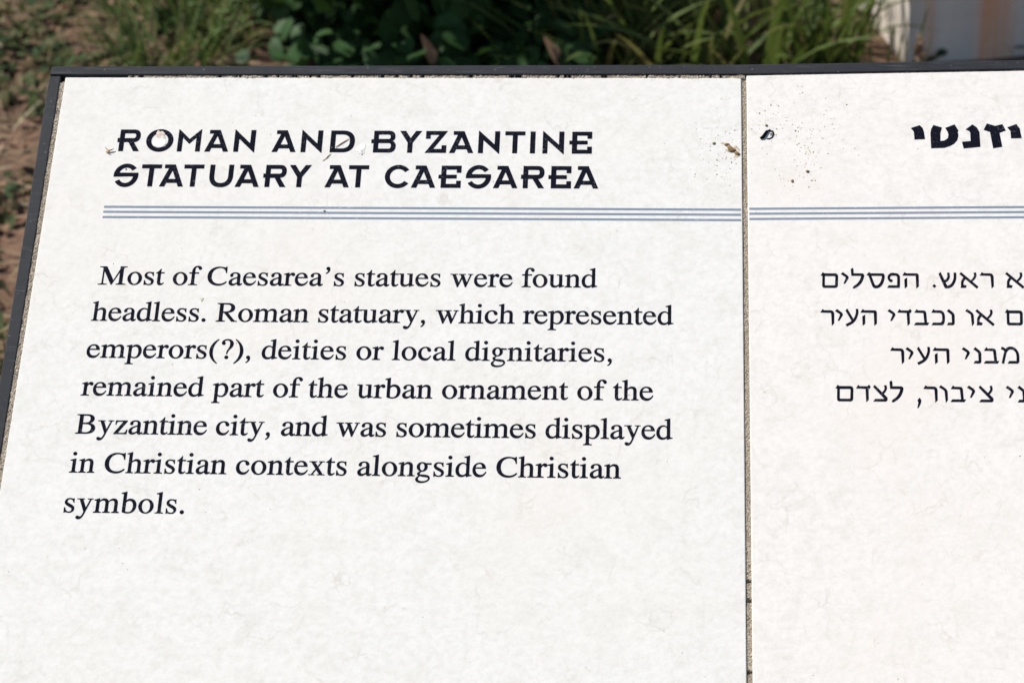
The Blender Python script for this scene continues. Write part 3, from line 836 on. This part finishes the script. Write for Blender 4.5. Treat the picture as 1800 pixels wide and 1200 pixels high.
# Hebrew
mb = MB()
for i, p in enumerate(TITLE_HEB):
    put(mb, f'tit{i}', A(p), 0, 0, 1, 1)
mb.build('heading_line', M_INK, tiles[1])
HL = [[('ם', 217.21, 46.12), ('י', 231.43, 46.22), ('ל', 238.33, 46.27), ('ס', 249.49, 46.35), ('פ', 263.6, 46.45), ('ה', 274.66, 46.54), ('.', 295.3, 46.69), ('ש', 300.04, 46.72), ('א', 314.76, 46.83), ('ר', 328.89, 46.93), ('א', 346.84, 47.06)],
      [('ר', 216.25, 15.44), ('י', 226.52, 15.51), ('ע', 233.61, 15.55), ('ה', 244.19, 15.62), ('י', 263.14, 15.74), ('ד', 269.96, 15.78), ('ב', 281.17, 15.85), ('כ', 293.34, 15.93), ('נ', 304.04, 16.0), ('ו', 317.25, 16.08), ('א', 324.29, 16.13), ('ם', 344.76, 16.26)],
      [('ר', 263.78, -15.29), ('י', 274.41, -15.2), ('ע', 282.13, -15.14), ('ה', 293.15, -15.05), ('י', 313.24, -14.89), ('נ', 320.86, -14.83), ('ב', 327.84, -14.77), ('מ', 340.27, -14.67)],
      [('ם', 225.25, -45.83), ('ד', 239.33, -45.78), ('צ', 250.84, -45.75), ('ל', 262.26, -45.71), (',', 280.85, -45.65), ('ר', 285.39, -45.64), ('ו', 296.15, -45.6), ('ב', 303.47, -45.58), ('י', 315.25, -45.54), ('צ', 323.04, -45.52), ('י', 341.63, -45.46), ('נ', 349.25, -45.43)]]
for row in HL:
    mb = MB()
    for ch, x, y in row:
        put(mb, 'heb' + ch, bold(HEB[ch], 0.9), x, y, 0.0820, 0.0965)
    mb.build('text_line', M_INK, tiles[1])

# legs below the panel (hidden under it from the front)
for x in (-0.22, 0.53):
    for yy in (-0.12,):
        mb = MB()
        zt = PZ + yy * math.tan(TILT) - 0.075
        v, f = prism([(x - .03, yy - .03), (x + .03, yy - .03), (x + .03, yy + .03), (x - .03, yy + .03)], -0.05, zt)
        v = [(a, b, c + (b - yy) * math.tan(TILT) if c > 0 else c) for a, b, c in v]
        mb.add([(a - sign.location.x, b - sign.location.y, c) for a, b, c in v], f)
        o = mb.build('leg', M_FRAME, sign)

# ------------------------------------------------------------------ little things lying on the sign
def on_panel(x, y, z=0.0):
    return PM @ Vector((x / 1000, y / 1000, z))


def blob(mb, x, y, r_, h, seed, stretch=1.0, ang=0.0, mi=0, n=10):
    """small flattened irregular crumb, panel millimetres"""
    q = random.Random(seed)
    rr = [r_ * q.uniform(0.65, 1.15) for _ in range(n)]
    vs = []
    ca, sa = math.cos(ang), math.sin(ang)
    for lev, (k, hz) in enumerate(((1.0, 0.0), (0.8, 0.65), (0.35, 1.0))):
        for i in range(n):
            a = 2 * math.pi * i / n
            u, v = rr[i] * k * math.cos(a) * stretch, rr[i] * k * math.sin(a)
            vs.append(((x + u * ca - v * sa) / 1000, (y + u * sa + v * ca) / 1000, (hz * h * q.uniform(.8, 1.1) + 0.00016)))
    fs = []
    for l in range(2):
        for i in range(n):
            fs.append((l * n + i, l * n + (i + 1) % n, (l + 1) * n + (i + 1) % n, (l + 1) * n + i))
    fs.append(tuple(2 * n + i for i in range(n)))
    fs.append(tuple(range(n - 1, -1, -1)))
    mb.add(vs, fs, mi)


def panel_thing(mb, name, mats, label, cat, group=None, smooth=True, kind=None):
    o = mb.build(name, mats, None, smooth)
    o.matrix_world = PM
    return tag(o, label, cat, group, kind)


CR = [((1285, 262), 154.35, 165.43, 2.7, 1.6, 'largest brown dirt crumb beside the mortar joint, left of the black curled leaf', M_DIRT, 0.0012),
      ((1280, 254), 151.6, 169.3, 1.5, 1.5, 'small olive brown dirt crumb touching the largest crumb on its upper left', M_DIRT, 0.0009),
      ((1255, 252), 141.9, 170.5, 1.35, 1.0, 'pale olive seed-like crumb farthest left in the dirt beside the joint', M_OLIVE, 0.0008),
      ((1297, 270), 158.9, 161.3, 2.0, 1.3, 'crumbly brown dirt clod on the left lip of the mortar joint', M_DIRT, 0.0009),
      ((1347, 221), 180.3, 186.5, 1.35, 1.0, 'round beige crumb just above the black curled leaf', M_OLIVE, 0.0008),
      ((1417, 301), 209.5, 145.6, 1.6, 1.0, 'brown angular crumb on the right tile, above the blue lines', M_DIRT, 0.0008),
      ((1392, 318), 198.6, 137.2, 1.2, 1.3, 'small grey brown crumb lowest in the dirt right of the joint', M_DIRT, 0.0006)]
for i, (_, x, y, r_, st, lab, m_, h) in enumerate(CR):
    mb = MB()
    blob(mb, x, y, r_, h, 40 + i, st, -0.7 if i in (0, 3) else 0.2 * i)
    panel_thing(mb, 'dirt_crumb', m_, lab, 'dirt crumb')

mb = MB()
for k, (x, y, rx, ry) in enumerate(((157.0, 166.0, 1.6, 2.0), (158.6, 159.5, 1.5, 2.2), (148.5, 170.5, 1.2, 1.0), (151.5, 164.0, 1.0, 1.1), (159.8, 165.0, .9, 1.2))):
    pt = []
    for i in range(22):
        a = 2 * math.pi * i / 22
        kk = 1 + .35 * math.sin(2 * a + k) + .25 * math.sin(5 * a + 2 * k) + .12 * math.sin(9 * a)
        pt.append(((x + rx * kk * math.cos(a)) / 1000, (y + ry * kk * math.sin(a)) / 1000, .00012))
    mb.add(pt, [tuple(range(22))])
panel_thing(mb, 'dirt_smear', plain('tan_smear', (.50, .39, .27), .95, .1, .2, 700), 'tan brown dirt smear around the crumbs left of the mortar joint', 'dirt smear', smooth=False)
mb = MB()
q = random.Random(5)
cl = [(1256, 252, 22, 26), (1287, 250, 14, 34), (1330, 215, 26, 26), (1375, 210, 26, 24), (1415, 225, 26, 34), (1418, 275, 16, 24), (1400, 312, 24, 18), (1270, 290, 24, 22), (1440, 215, 40, 30)]
for k in range(330):
    c = q.choice(cl)
    px, py = q.gauss(c[0], c[2]), q.gauss(c[1], c[3])
    x, y = 162 + (px - 1305) * 0.4195, 179.2 - (py - 235) * 0.527
    if 161 < x < 167.5 or (x < 110):
        continue
    blob(mb, x, y, abs(q.gauss(0.15, 0.17)) + 0.11, 0.00004, k, q.uniform(0.8, 1.6), q.uniform(0, 3), q.choice((0, 0, 1, 2, 2)), 6)
for k in range(170):                # stray specks
    x, y = q.uniform(-340, 380), q.uniform(-260, 225)
    if 160 < x < 168:
        continue
    blob(mb, x, y, abs(q.gauss(0.10, 0.10)) + 0.1, 0.00012, 900 + k, 1.2, q.uniform(0, 3), 0, 6)
panel_thing(mb, 'dirt_specks', [M_SPECK, M_OLIVE, plain('faint_reddish_dirt', (.50, .40, .32), .95)], 'fine brown dirt specks scattered over both tiles', 'dirt', kind='stuff')

# black curled leaf: a thick stalk end and a thin open loop
mb = MB()
lp = [(-6.4, -3.2, .8), (-4.2, -2.4, 1.0), (-2.2, 0.2, 1.0), (-0.2, 3.0, .9), (2.4, 4.2, .8), (4.8, 3.2, .6), (5.8, 0.8, .4), (4.4, -2.0, .4), (1.8, -3.4, .4), (-.6, -3.4, .3)]
tube(mb, [((180.9 + a * .80) / 1000, (178 + b * 1.0) / 1000, c * .55 / 1000) for a, b, c in lp], [v / 1000 for v in (1.0, 1.3, 1.2, 1.05, .95, .75, .5, .45, .45, .35)], 8)
tube(mb, [((182.6 + a) / 1000, (178.2 + b) / 1000, .0006) for a, b in ((0, 0), (1.2, .6), (2.4, .8))], [.0002, .0004, .0002], 6)
panel_thing(mb, 'curled_leaf', M_BLACKLEAF, 'tiny black curled dry leaf forming a loop on the right tile', 'dry leaf')

# two pieces of thin dry stem across the letter D
for pts, rad, lab in (([(-145.9, 153.7), (-143.4, 156.0), (-142.6, 157.2), (-140.2, 160.2)], [.22, .3, .42, .2], 'short brown straw fragment below the letter D, left of the longer one'),
                      ([(-137.2, 165.9), (-134.0, 168.6), (-131.0, 171.0), (-127.8, 173.4)], [.25, .5, .45, .25], 'longer brown straw fragment lying inside the letter D')):
    mb = MB()
    tube(mb, [(a / 1000, b / 1000, .0004) for a, b in pts], [v * .8 / 1000 for v in rad], 6)
    panel_thing(mb, 'straw_fragment', M_TWIG, lab, 'straw fragment', 'straw fragments on the heading')

# plant scrap left of the heading
mb = MB()
for a in (((-309.2, 165.0), (-307.3, 162.2), (-303.6, 161.9)), ((-308.6, 160.8), (-306.2, 161.6), (-302.4, 163.2)), ((-307.8, 163.5), (-306.8, 160.3), (-305.2, 160.0))):
    tube(mb, [(u / 1000, v / 1000, .0006 + .0004 * i) for i, (u, v) in enumerate(a)], [.0003, .0006, .00025], 6)
panel_thing(mb, 'plant_scrap', M_TWIG, 'tiny forked brown plant scrap left of the heading', 'plant scrap')


def patch(mb, cx, cy, rx, ry, z, seed, mi, ang=0, n=26, ir=.22):
    q = random.Random(seed)
    ph = [q.uniform(0, 6.28) for _ in range(4)]
    out = []
    for i in range(n):
        a = 2 * math.pi * i / n
        k = 1 + ir * (math.sin(2 * a + ph[0]) * .5 + math.sin(3 * a + ph[1]) * .5 + math.sin(5 * a + ph[2]) * .4 + math.sin(9 * a + ph[3]) * .25)
        u, v = rx * k * math.cos(a), ry * k * math.sin(a)
        out.append((cx + u * math.cos(ang) - v * math.sin(ang), cy + u * math.sin(ang) + v * math.cos(ang)))
    vs = [(x / 1000, y / 1000, z) for x, y in out] + [((cx + (x - cx) * .8) / 1000, (cy + (y - cy) * .8) / 1000, z + .00006) for x, y in out]
    fs = [(i, (i + 1) % n, n + (i + 1) % n, n + i) for i in range(n)] + [tuple(n + i for i in range(n))]
    mb.add(vs, fs, mi)


mb = MB()
patch(mb, -269.3, 170.6, 4.7, 5.6, .00018, 3, 1, 0, 30, .1)
patch(mb, -269.6, 177.0, 2.6, 3.9, .00028, 8, 0, -.3, 30, .3)
patch(mb, -266.9, 174.8, 1.2, 1.6, .00030, 9, 0, .5, 24, .3)
panel_thing(mb, 'bird_dropping', [M_SPLAT, M_RING], 'pale brown bird dropping on the letter O of the heading', 'bird dropping', smooth=False)
mb = MB()
patch(mb, -118.0, 164.5, 2.8, 5.2, .00018, 13, 0, -.2, 30, .3)
patch(mb, -117.2, 162.0, 1.0, 2.2, .00030, 17, 1, -.3, 26, .5)
panel_thing(mb, 'bird_dropping', [M_FLAKE, M_FLAKED], 'white and grey flaky bird dropping between the words AND and BYZANTINE', 'bird dropping', smooth=False)
mb = MB()
patch(mb, -223.4, 33.0, 1.0, 1.5, .0002, 23, 0, 0, 20, .3)
panel_thing(mb, 'dirt_smear', plain('yellowish_smear', (.48, .44, .30), .9), 'small yellowish smear above the word Roman', 'dirt smear', smooth=False)
mb = MB()
blob(mb, -291.6, 145.6, 0.7, .0004, 78)
panel_thing(mb, 'dirt_crumb', M_BLACKLEAF, 'tiny round dark speck inside the first letter S of the heading', 'dirt crumb')
mb = MB()
blob(mb, -141.2, 109.4, 0.9, .0006, 77)
panel_thing(mb, 'dirt_crumb', M_OLIVE, 'small beige crumb stuck on the triple blue lines', 'dirt crumb')

# ------------------------------------------------------------------ plants behind the sign
def blade(mb, base, az, length, width, lean, curl, mi=0, seg=7, twist=0.0):
    d = Vector((math.cos(az), math.sin(az), 0))
    side0 = Vector((-math.sin(az), math.cos(az), 0))
    p = Vector(base)
    ang = lean
    vs = []
    for i in range(seg + 1):
        t = i / seg
        wd = width * (1 - t ** 2.2) * (0.7 + 0.3 * min(1, t * 5)) * .5 + 0.0002
        s = (side0 * math.cos(twist * t) + Vector((0, 0, 1)) * math.sin(twist * t))
        vs += [p - s * wd, p + s * wd]
        p = p + (d * math.sin(ang) + Vector((0, 0, math.cos(ang)))) * (length / seg)
        ang += curl / seg
    mb.add(vs, [(2 * i, 2 * i + 1, 2 * i + 3, 2 * i + 2) for i in range(seg)], mi)


def leaf(mb, p, nrm, ax, ln, wd, mi=0, fold=0.18, droop=0.15, shape=0):
    """ovate leaf with a folded midrib: 3 columns"""
    nrm = nrm.normalized()
    ax = (ax - nrm * ax.dot(nrm)).normalized()
    sd = nrm.cross(ax)
    prof = ((0, .06), (.18, .62), (.42, 1.0), (.68, .86), (.88, .45), (1.0, .03)) if shape == 0 else ((0, .2), (.14, .8), (.38, 1.0), (.66, 1.0), (.9, .68), (1.0, .15))
    vs = []
    for t, k in prof:
        c = p + ax * (t * ln) - nrm * (droop * ln * t * t)
        h = k * wd / 2
        vs += [c - sd * h + nrm * (fold * h), c, c + sd * h + nrm * (fold * h)]
    fs = []
    for i in range(len(prof) - 1):
        b = 3 * i
        fs += [(b, b + 1, b + 4, b + 3), (b + 1, b + 2, b + 5, b + 4)]
    mb.add(vs, fs, mi)


def rnd_unit(q):
    z = q.uniform(-1, 1)
    a = q.uniform(0, 2 * math.pi)
    s = math.sqrt(1 - z * z)
    return Vector((s * math.cos(a), s * math.sin(a), z))


# dense shrub
q = random.Random(11)
sh = empty('leafy_shrub', (-0.30, 2.36, 0))
tag(sh, 'dense dark green round-leaved shrub in shade behind the sign frame', 'shrub')
mb = MB()
c0 = Vector((0, 0, .26))
for k in range(4600):
    d = rnd_unit(q)
    rr = q.random() ** 0.42
    bumpy = 1 + 0.22 * noise.noise(d * 2.3 + Vector((4, 1, 2)))
    p = c0 + Vector((d.x * .36, d.y * .47, d.z * .34)) * rr * bumpy
    if p.z < 0.015:
        p.z = q.uniform(0.01, 0.10)
    out = Vector((d.x, d.y, d.z * .6 + .55))
    nr = (out + rnd_unit(q) * 0.75).normalized()
    leaf(mb, p, nr, rnd_unit(q) + Vector((0, 0, -.3)), q.uniform(.026, .052), q.uniform(.022, .040), 0, q.uniform(.05, .3), q.uniform(.05, .35), 1)
for k in range(1100):                # low skirt of leaves in front
    p = Vector((-.24 + .54 * math.sqrt(q.random()), q.uniform(-.50, -.15), q.uniform(.005, .11)))
    leaf(mb, p, (Vector((0, -.35, 1)) + rnd_unit(q) * .8), rnd_unit(q) + Vector((0, 0, -.2)), q.uniform(.020, .042), q.uniform(.017, .032), 0, q.uniform(.05, .3), q.uniform(.05, .35), 1)
mb.build('foliage', M_SHRUB, sh, True)
mb = MB()
for k in range(16):
    a = q.uniform(0, 6.28)
    e = Vector((math.cos(a) * q.uniform(.12, .34), math.sin(a) * q.uniform(.12, .38), q.uniform(.2, .46)))
    tube(mb, [(q.uniform(-.05, .05), q.uniform(-.05, .05), -.03), e * .35 + Vector((0, 0, .06)), e * .7, e], [.009, .007, .005, .002], 6)
mb.build('stems', M_BARK, sh, True)


def tuft(name, x, y, n, spread, lmin, lmax, wmin, wmax, seed, m, label, group, lean=(0.05, .75), curl=(.2, 1.4), cat='grass tuft'):
    q = random.Random(seed)
    mb = MB()
    for k in range(n):
        a = q.uniform(0, 6.28)
        r_ = spread * math.sqrt(q.random())
        bx, by = r_ * math.cos(a), r_ * math.sin(a)
        az = a + q.gauss(0, .8)
        blade(mb, (bx, by, gh(x + bx, y + by) - .01), az, q.uniform(lmin, lmax), q.uniform(wmin, wmax), q.uniform(*lean), q.uniform(*curl), 0, 7, q.uniform(-1.2, 1.2))
    o = mb.build(name, m, None, True)
    o.location = (x, y, 0)
    return tag(o, label, cat, group)


GT = 'tall grass tufts behind the sign'
for x, y, n_, sp, l0, l1, sd_, lab in (
        (-0.02, 1.99, 50, .09, .10, .26, 21, 'tall green grass tuft right beside the dark shrub'),
        (0.10, 2.00, 85, .10, .12, .34, 22, 'tall grass tuft behind the joint between the two tiles'),
        (0.23, 2.01, 85, .10, .12, .34, 23, 'tall grass tuft right of the joint, in the middle of the grass'),
        (0.31, 2.10, 42, .07, .10, .26, 27, 'tall grass tuft close to the left side of the stone pillar'),
        (0.04, 2.25, 85, .14, .18, .44, 24, 'far grass tuft behind the other tall tufts, beside the shrub'),
        (0.17, 2.32, 80, .12, .18, .36, 25, 'far grass tuft next to the back of the pillar')):
    tuft('grass_tuft', x, y, n_, sp, l0, l1, .007, .014, sd_, M_GRASS, lab, GT)
tuft('grass_tuft', 0.345, 2.0, 50, .05, .12, .30, .006, .012, 28, M_GRASS, 'upright grass tuft covering the sunlit left face of the pillar', GT, (0.0, .4), (.05, .7))
tuft('grass_tuft', 0.43, 1.97, 16, .05, .06, .17, .004, .007, 26, M_GRASS, 'small sparse grass tuft at the foot of the pillar', GT, (0.0, .4))
GS = 'short grass tufts left of the shrub'
for i, (x, y, lab) in enumerate(((-.66, 2.06, 'short grass tuft nearest the sign frame, left of the shrub'), (-.60, 2.22, 'short grass tuft touching the left side of the shrub'), (-.72, 2.30, 'pale short grass tuft on the edge of the bare soil'), (-.63, 2.44, 'short grass tuft in the shade behind the others'))):
    tuft('grass_tuft', x, y, 170, .10, .05, .16, .004, .008, 60 + i, M_TURF, lab, GS, (.1, 1.0), (.2, 1.3))

# curled brown leaves in front of the shrub
M_DRYCURL = leaf_material('curled_brown_leaf', [(0.40, 0.25, 0.15), (0.46, 0.30, 0.19)], .35, .8, .1, (.2, .12, .05))
def dry_curl(x, y, h, ln, az, lab, seed):
    q = random.Random(seed)
    mb = MB()
    d = Vector((math.cos(az), math.sin(az), 0))
    s = Vector((-d.y, d.x, 0))
    n = 9
    ws = [.15, .55, .85, 1, .95, .8, .6, .4, .1]
    p = Vector((0, 0, 0))
    ang = 1.15
    for i in range(n):
        wd = ws[i] * .011
        u = Vector((0, 0, 1)) * math.cos(ang) + d * -math.sin(ang)
        mb.v += [tuple(p - s * wd + u * wd * .8), tuple(p - u * wd * .3), tuple(p + s * wd + u * wd * .8)]
        p = p + (d * math.cos(ang) + Vector((0, 0, 1)) * math.sin(ang)) * (ln / n)
        ang += q.uniform(-.05, .12)
    for i in range(n - 1):
        b = 3 * i
        mb.f += [(b, b + 1, b + 4, b + 3), (b + 1, b + 2, b + 5, b + 4)]
    mb.mi = [0] * len(mb.f)
    tube(mb, [(0, 0, .002), (.004, .006, -h * .5), (.002, .01, -h - .03)], [.0018, .0016, .0018], 6)
    o = mb.build('dry_leaf', M_DRYCURL, None, True)
    o.location = (x, y, h)
    return tag(o, lab, 'dry leaf', 'curled brown leaves before the shrub')


dry_curl(-0.238, 1.86, .080, .062, 2.7, 'thick curled brown dry leaf standing in front of the shrub', 3)
dry_curl(-0.055, 1.86, .080, .060, 2.75, 'reddish brown curled dry leaf beside the grass at the shrub edge', 4)

# withered seed head before the pillar
mb = MB()
tube(mb, [(0, 0, -.02), (.004, 0, .05), (-.002, .004, .11)], [.0015, .0014, .0012], 6)
stalk = empty('dried_seed_head', (0.47, 1.93, gh(.47, 1.93)))
tag(stalk, 'brown dried seed head on a thin stalk in front of the pillar', 'dried plant')
mb.build('stalk', M_DRY, stalk, True)
mb = MB()
q = random.Random(31)
for k in range(70):
    d = rnd_unit(q)
    leaf(mb, Vector((0, .003, .085)) + Vector((d.x * .006, d.y * .006, d.z * .018)), d, Vector((0, 0, 1)) + rnd_unit(q) * .5, q.uniform(.006, .013), .004)
mb.build('seeds', M_DRY, stalk, True)

# ------------------------------------------------------------------ weathered pillar on the right
pl = empty('stone_pillar', (0.463, 2.045, 0))
pl.rotation_euler = (0, 0, R(15))
tag(pl, 'weathered grey stone pillar with brown vertical run marks at the right edge', 'pillar')
bm = bmesh.new()
W_, D_, H_ = .42, .38, .95
nxs, nys, nzs = 14, 12, 24
mb = MB()
def face_grid(f, a, b):
    base = len(mb.v)
    for j in range(b + 1):
        for i in range(a + 1):
            p = f(i / a, j / b)
            nn = noise.noise(Vector(p) * 9) * .006 + noise.noise(Vector(p) * 31) * .002
            cx = Vector((W_ / 2, D_ / 2, p[2]))
            dv = (Vector(p) - cx).normalized()
            mb.v.append(tuple(Vector(p) + dv * nn))
    for j in range(b):
        for i in range(a):
            mb.f.append((base + j * (a + 1) + i, base + j * (a + 1) + i + 1, base + (j + 1) * (a + 1) + i + 1, base + (j + 1) * (a + 1) + i))
            mb.mi.append(0)
face_grid(lambda u, v: (u * W_, 0, v * H_ - .05), nxs, nzs)
face_grid(lambda u, v: (W_, u * D_, v * H_ - .05), nys, nzs)
face_grid(lambda u, v: (W_ - u * W_, D_, v * H_ - .05), nxs, nzs)
face_grid(lambda u, v: (0, D_ - u * D_, v * H_ - .05), nys, nzs)
face_grid(lambda u, v: (u * W_, v * D_, H_ - .05), nxs, nys)
o = mb.build('shaft', M_PILLAR, pl)
bm = bmesh.new()
bm.from_mesh(o.data)
bmesh.ops.remove_doubles(bm, verts=bm.verts, dist=1e-4)
bmesh.ops.recalc_face_normals(bm, faces=bm.faces)
bm.to_mesh(o.data)
bm.free()
mb = MB()
mb.add(*prism([(-.03, -.03), (W_ + .03, -.03), (W_ + .03, D_ + .03), (-.03, D_ + .03)], H_ - .049, H_ + .03))
o = mb.build('cap', M_PILLAR, pl)
bevel_mesh(o, .008, 2)

# ------------------------------------------------------------------ ground cover on the left and all round
q = random.Random(77)
weeds, litter, straw, turf = MB(), MB(), MB(), MB()


def cover(x, y):
    return noise.noise(Vector((x * 5.2, y * 5.2, 1.3))) + 0.6 * noise.noise(Vector((x * 14, y * 14, 9.1)))


def rand_pos():
    while True:
        p = rand_pos0()
        if not (-.62 < p[0] < .42 and 1.75 < p[1] < 2.8 and q.random() < .93):
            return p


def rand_pos0():
    if q.random() < 0.72:
        return q.uniform(-1.25, -.2), q.uniform(.55, 2.9)
    return q.uniform(-2.2, 2.2), q.uniform(.2, 3.6)


for k in range(15000):
    x, y = rand_pos()
    c = cover(x, y)
    if c < .06 + q.uniform(-.2, .2):
        continue
    z = gh(x, y) + q.uniform(.0, .035) * max(.2, min(1, c + .5))
    nr = Vector((q.gauss(0, .5), q.gauss(0, .5), 1))
    leaf(weeds, Vector((x, y, z)), nr, rnd_unit(q), q.uniform(.012, .034), q.uniform(.007, .019), 0, q.uniform(0, .4), q.uniform(0, .5), q.choice((0, 1)))
for k in range(3600):
    x, y = rand_pos()
    leaf(litter, Vector((x, y, gh(x, y) + q.uniform(.001, .012))), Vector((q.gauss(0, .35), q.gauss(0, .35), 1)), rnd_unit(q), q.uniform(.010, .034), q.uniform(.006, .017), 0, q.uniform(.1, .9), q.uniform(-.3, .4), q.choice((0, 1)))
for k in range(1500):
    x, y = rand_pos()
    blade(straw, (x, y, gh(x, y) + q.uniform(.002, .014)), q.uniform(0, 6.28), q.uniform(.03, .09), q.uniform(.0015, .004), q.uniform(1.3, 1.65), q.uniform(-.2, .35), 0, 4)
for k in range(5200):
    x, y = rand_pos()
    if noise.noise(Vector((x * 3.1, y * 3.1, 5.5))) < q.uniform(-.15, .3):
        continue
    blade(turf, (x, y, gh(x, y) - .003), q.uniform(0, 6.28), q.uniform(.03, .10), q.uniform(.002, .004), q.uniform(.1, 1.1), q.uniform(.1, 1.1), 0, 4)
tag(weeds.build('weeds', M_WEED, None, True), 'low green weeds covering the soil in patches', 'weeds', kind='stuff')
tag(litter.build('leaf_litter', M_DRY, None, True), 'fallen brown leaves on the soil', 'leaf litter', kind='stuff')
tag(straw.build('dry_grass', M_STRAW, None, True), 'broken dry grass stalks lying on the soil', 'dry grass', kind='stuff')
tag(turf.build('grass', M_TURF, None, True), 'thin short grass growing in patches on the soil', 'grass', kind='stuff')


def rock(name, x, y, sx, sy, sz, seed, m, lab, cat, rot=0.0):
    bm = bmesh.new()
    bmesh.ops.create_icosphere(bm, subdivisions=3, radius=1)
    for v in bm.verts:
        d = v.co.normalized()
        k = 1 + .22 * noise.noise(d * 1.7 + Vector((seed, 0, 0))) + .08 * noise.noise(d * 5 + Vector((0, seed, 0)))
        v.co = Vector((d.x * sx * k, d.y * sy * k, max(d.z, -.5) * sz * k))
    me = bpy.data.meshes.new(name)
    bm.to_mesh(me)
    bm.free()
    me.polygons.foreach_set('use_smooth', [True] * len(me.polygons))
    me.materials.append(m)
    o = bpy.data.objects.new(name, me)
    COL.objects.link(o)
    o.location = (x, y, gh(x, y) + sz * .4)
    o.rotation_euler = (0, 0, rot)
    return tag(o, lab, cat)


rock('wood_chip', -0.862, 2.145, .017, .007, .005, 3.3, M_CHIP, 'pale flat wood chip on the soil, upper left of the sign corner', 'wood chip', .1)
rock('stone', -0.950, 2.105, .012, .014, .010, 6.1, M_STONE, 'pale rounded stone at the left edge beyond the sign corner', 'stone')
rock('soil_clod', -0.805, 2.10, .035, .024, .014, 8.7, M_SOIL, 'flat reddish soil clod just behind the sign corner', 'soil clod')
rock('soil_clod', -0.93, 2.21, .030, .022, .016, 2.2, M_SOIL, 'rounded reddish soil clod at the far left of the ground', 'soil clod')
